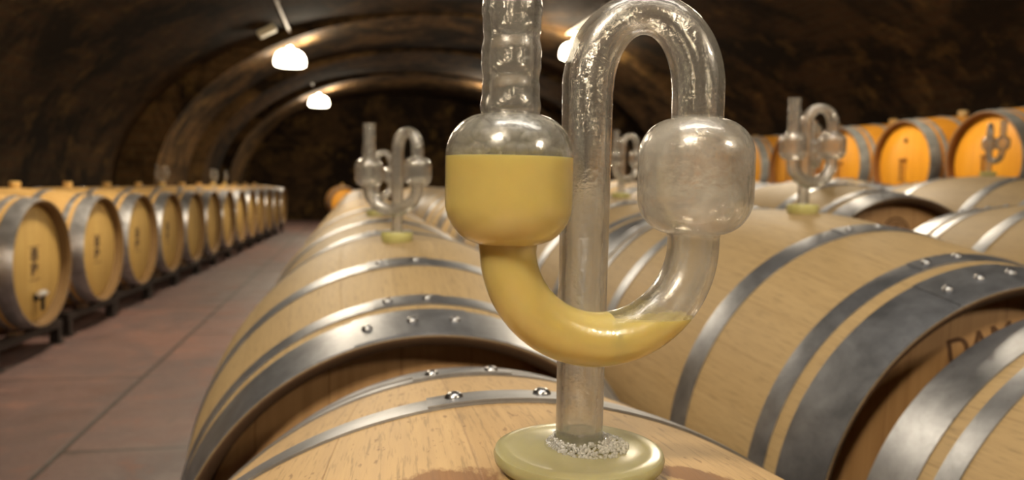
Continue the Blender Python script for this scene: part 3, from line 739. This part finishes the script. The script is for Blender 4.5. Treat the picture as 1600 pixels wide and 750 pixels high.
more(rows[('L', 9)], 0.0, 40, 'tiny glass airlock on the left row, nearer of the far pair')
more(rows[('L', 10)], 0.0, 90, 'tiny glass airlock on the left row, farther of the far pair')

# ------------------------------------------------------------------ ceiling lamps and their conduits
def ceil_z(x, r=RISE, hw=HW): return SP + r*math.sqrt(max(0, 1-((x-CX)/hw)**2))
lamp0 = None
for i, (x, y) in enumerate(LAMPS):
    cz = ceil_z(x)
    if lamp0 is None:
        lamp0 = root = empty('ceiling_lamp', (0, 0, 0))
        bm = bmesh.new(); lathe_z(bm, [(0.060, 0.0), (0.075, -0.008), (0.075, -0.035), (0.05, -0.05), (0.02, -0.055), (0.02, -0.10)][::-1], 32); mesh_obj('ceiling_rose', bm, M['box'], root)
        bm = bmesh.new(); lathe_z(bm, [(0.155, -0.335), (0.176, -0.325), (0.182, -0.29), (0.172, -0.235), (0.145, -0.185), (0.10, -0.155), (0.05, -0.145), (0.02, -0.10)], 40); mesh_obj('shade', bm, M['shade'], root)
    else: root = copy_tree(lamp0)
    root.location = (x, y, cz-0.012)
    ld = bpy.data.lights.new('lamp_beam', 'SPOT'); ld.energy = SPOT_W; ld.color = LAMP_COL; ld.spot_size = math.radians(165); ld.spot_blend = 0.6; ld.shadow_soft_size = 0.12
    lo = bpy.data.objects.new('lamp_beam', ld); C.objects.link(lo); lo.location = (x, y, cz-0.42)
    gd = bpy.data.lights.new('lamp_glow', 'POINT'); gd.energy = GLOW_W; gd.color = LAMP_COL; gd.shadow_soft_size = 0.05
    go = bpy.data.objects.new('lamp_glow', gd); C.objects.link(go); go.location = (x+0.24, y, cz-0.16)
    go2 = go.copy(); C.objects.link(go2); go2.location = (x-0.24, y, cz-0.20)
    side = 'left' if x < 0 else 'right'; o4 = {0: 'nearer of the two glowing lamps at upper left', 1: 'farther of the two glowing lamps at upper left', 4: 'glowing lamp half hidden behind the glass arch'}
    tag(root, 'round ceiling lamp, %s' % o4.get(i, 'in the %s line, %s' % (side, ['', '', 'over the barrels ahead', 'behind the camera', '', 'farthest', 'over the barrels ahead', 'behind the camera'][i])), 'lamp', 'ceiling lamps')
for nm, x in (('left', -0.73), ('right', 2.5)):
    bm = bmesh.new(); z = ceil_z(x)-0.036
    pts = [Vector((x, -3+0.5*i, z)) for i in range(36)]; sweep(bm, pts, [0.011]*len(pts), 12)
    for i in range(0, 35, 3):
        box(bm, (x, -2.75+0.5*i, z+0.012), (0.04, 0.02, 0.028))
    tag(mesh_obj('conduit', bm, M['conduit']), 'pale electric conduit along the ceiling joining the %s line of lamps' % nm, 'conduit')
bm = bmesh.new(); box(bm, (-0.93, 8.75, ceil_z(-0.93)-0.05), (0.20, 0.13, 0.07), Matrix.Rotation(math.radians(-28), 3, 'Y'), 0.012)
tag(mesh_obj('junction_box', bm, M['box'], None, False), 'cream junction box on the vault beside the nearer left lamp', 'box')

root = empty('added_batten', (0.35, 0.35, 2.56))  # made-up fixture built round the added fill light
bm = bmesh.new(); box(bm, (0, 0, 0.03), (1.66, 0.20, 0.05), None, 0.008); mesh_obj('housing', bm, M['box'], root)
for dx in (-0.7, 0.7):
    bm = bmesh.new(); box(bm, (dx, 0, 0.165), (0.02, 0.02, 0.24)); mesh_obj('hanger', bm, M['rack'], root)
bm = bmesh.new(); lathe_z(bm, [(0.022, -0.78), (0.022, 0.78)], 16); bmesh.ops.rotate(bm, matrix=Matrix.Rotation(PI/2, 3, 'Y'), verts=bm.verts); bmesh.ops.translate(bm, vec=(0, 0, 0.03), verts=bm.verts)
mesh_obj('tube', bm, M['shade'], root)
tag(root, 'added fill light, a made-up long fixture above the nearest barrels, out of view', 'lamp')
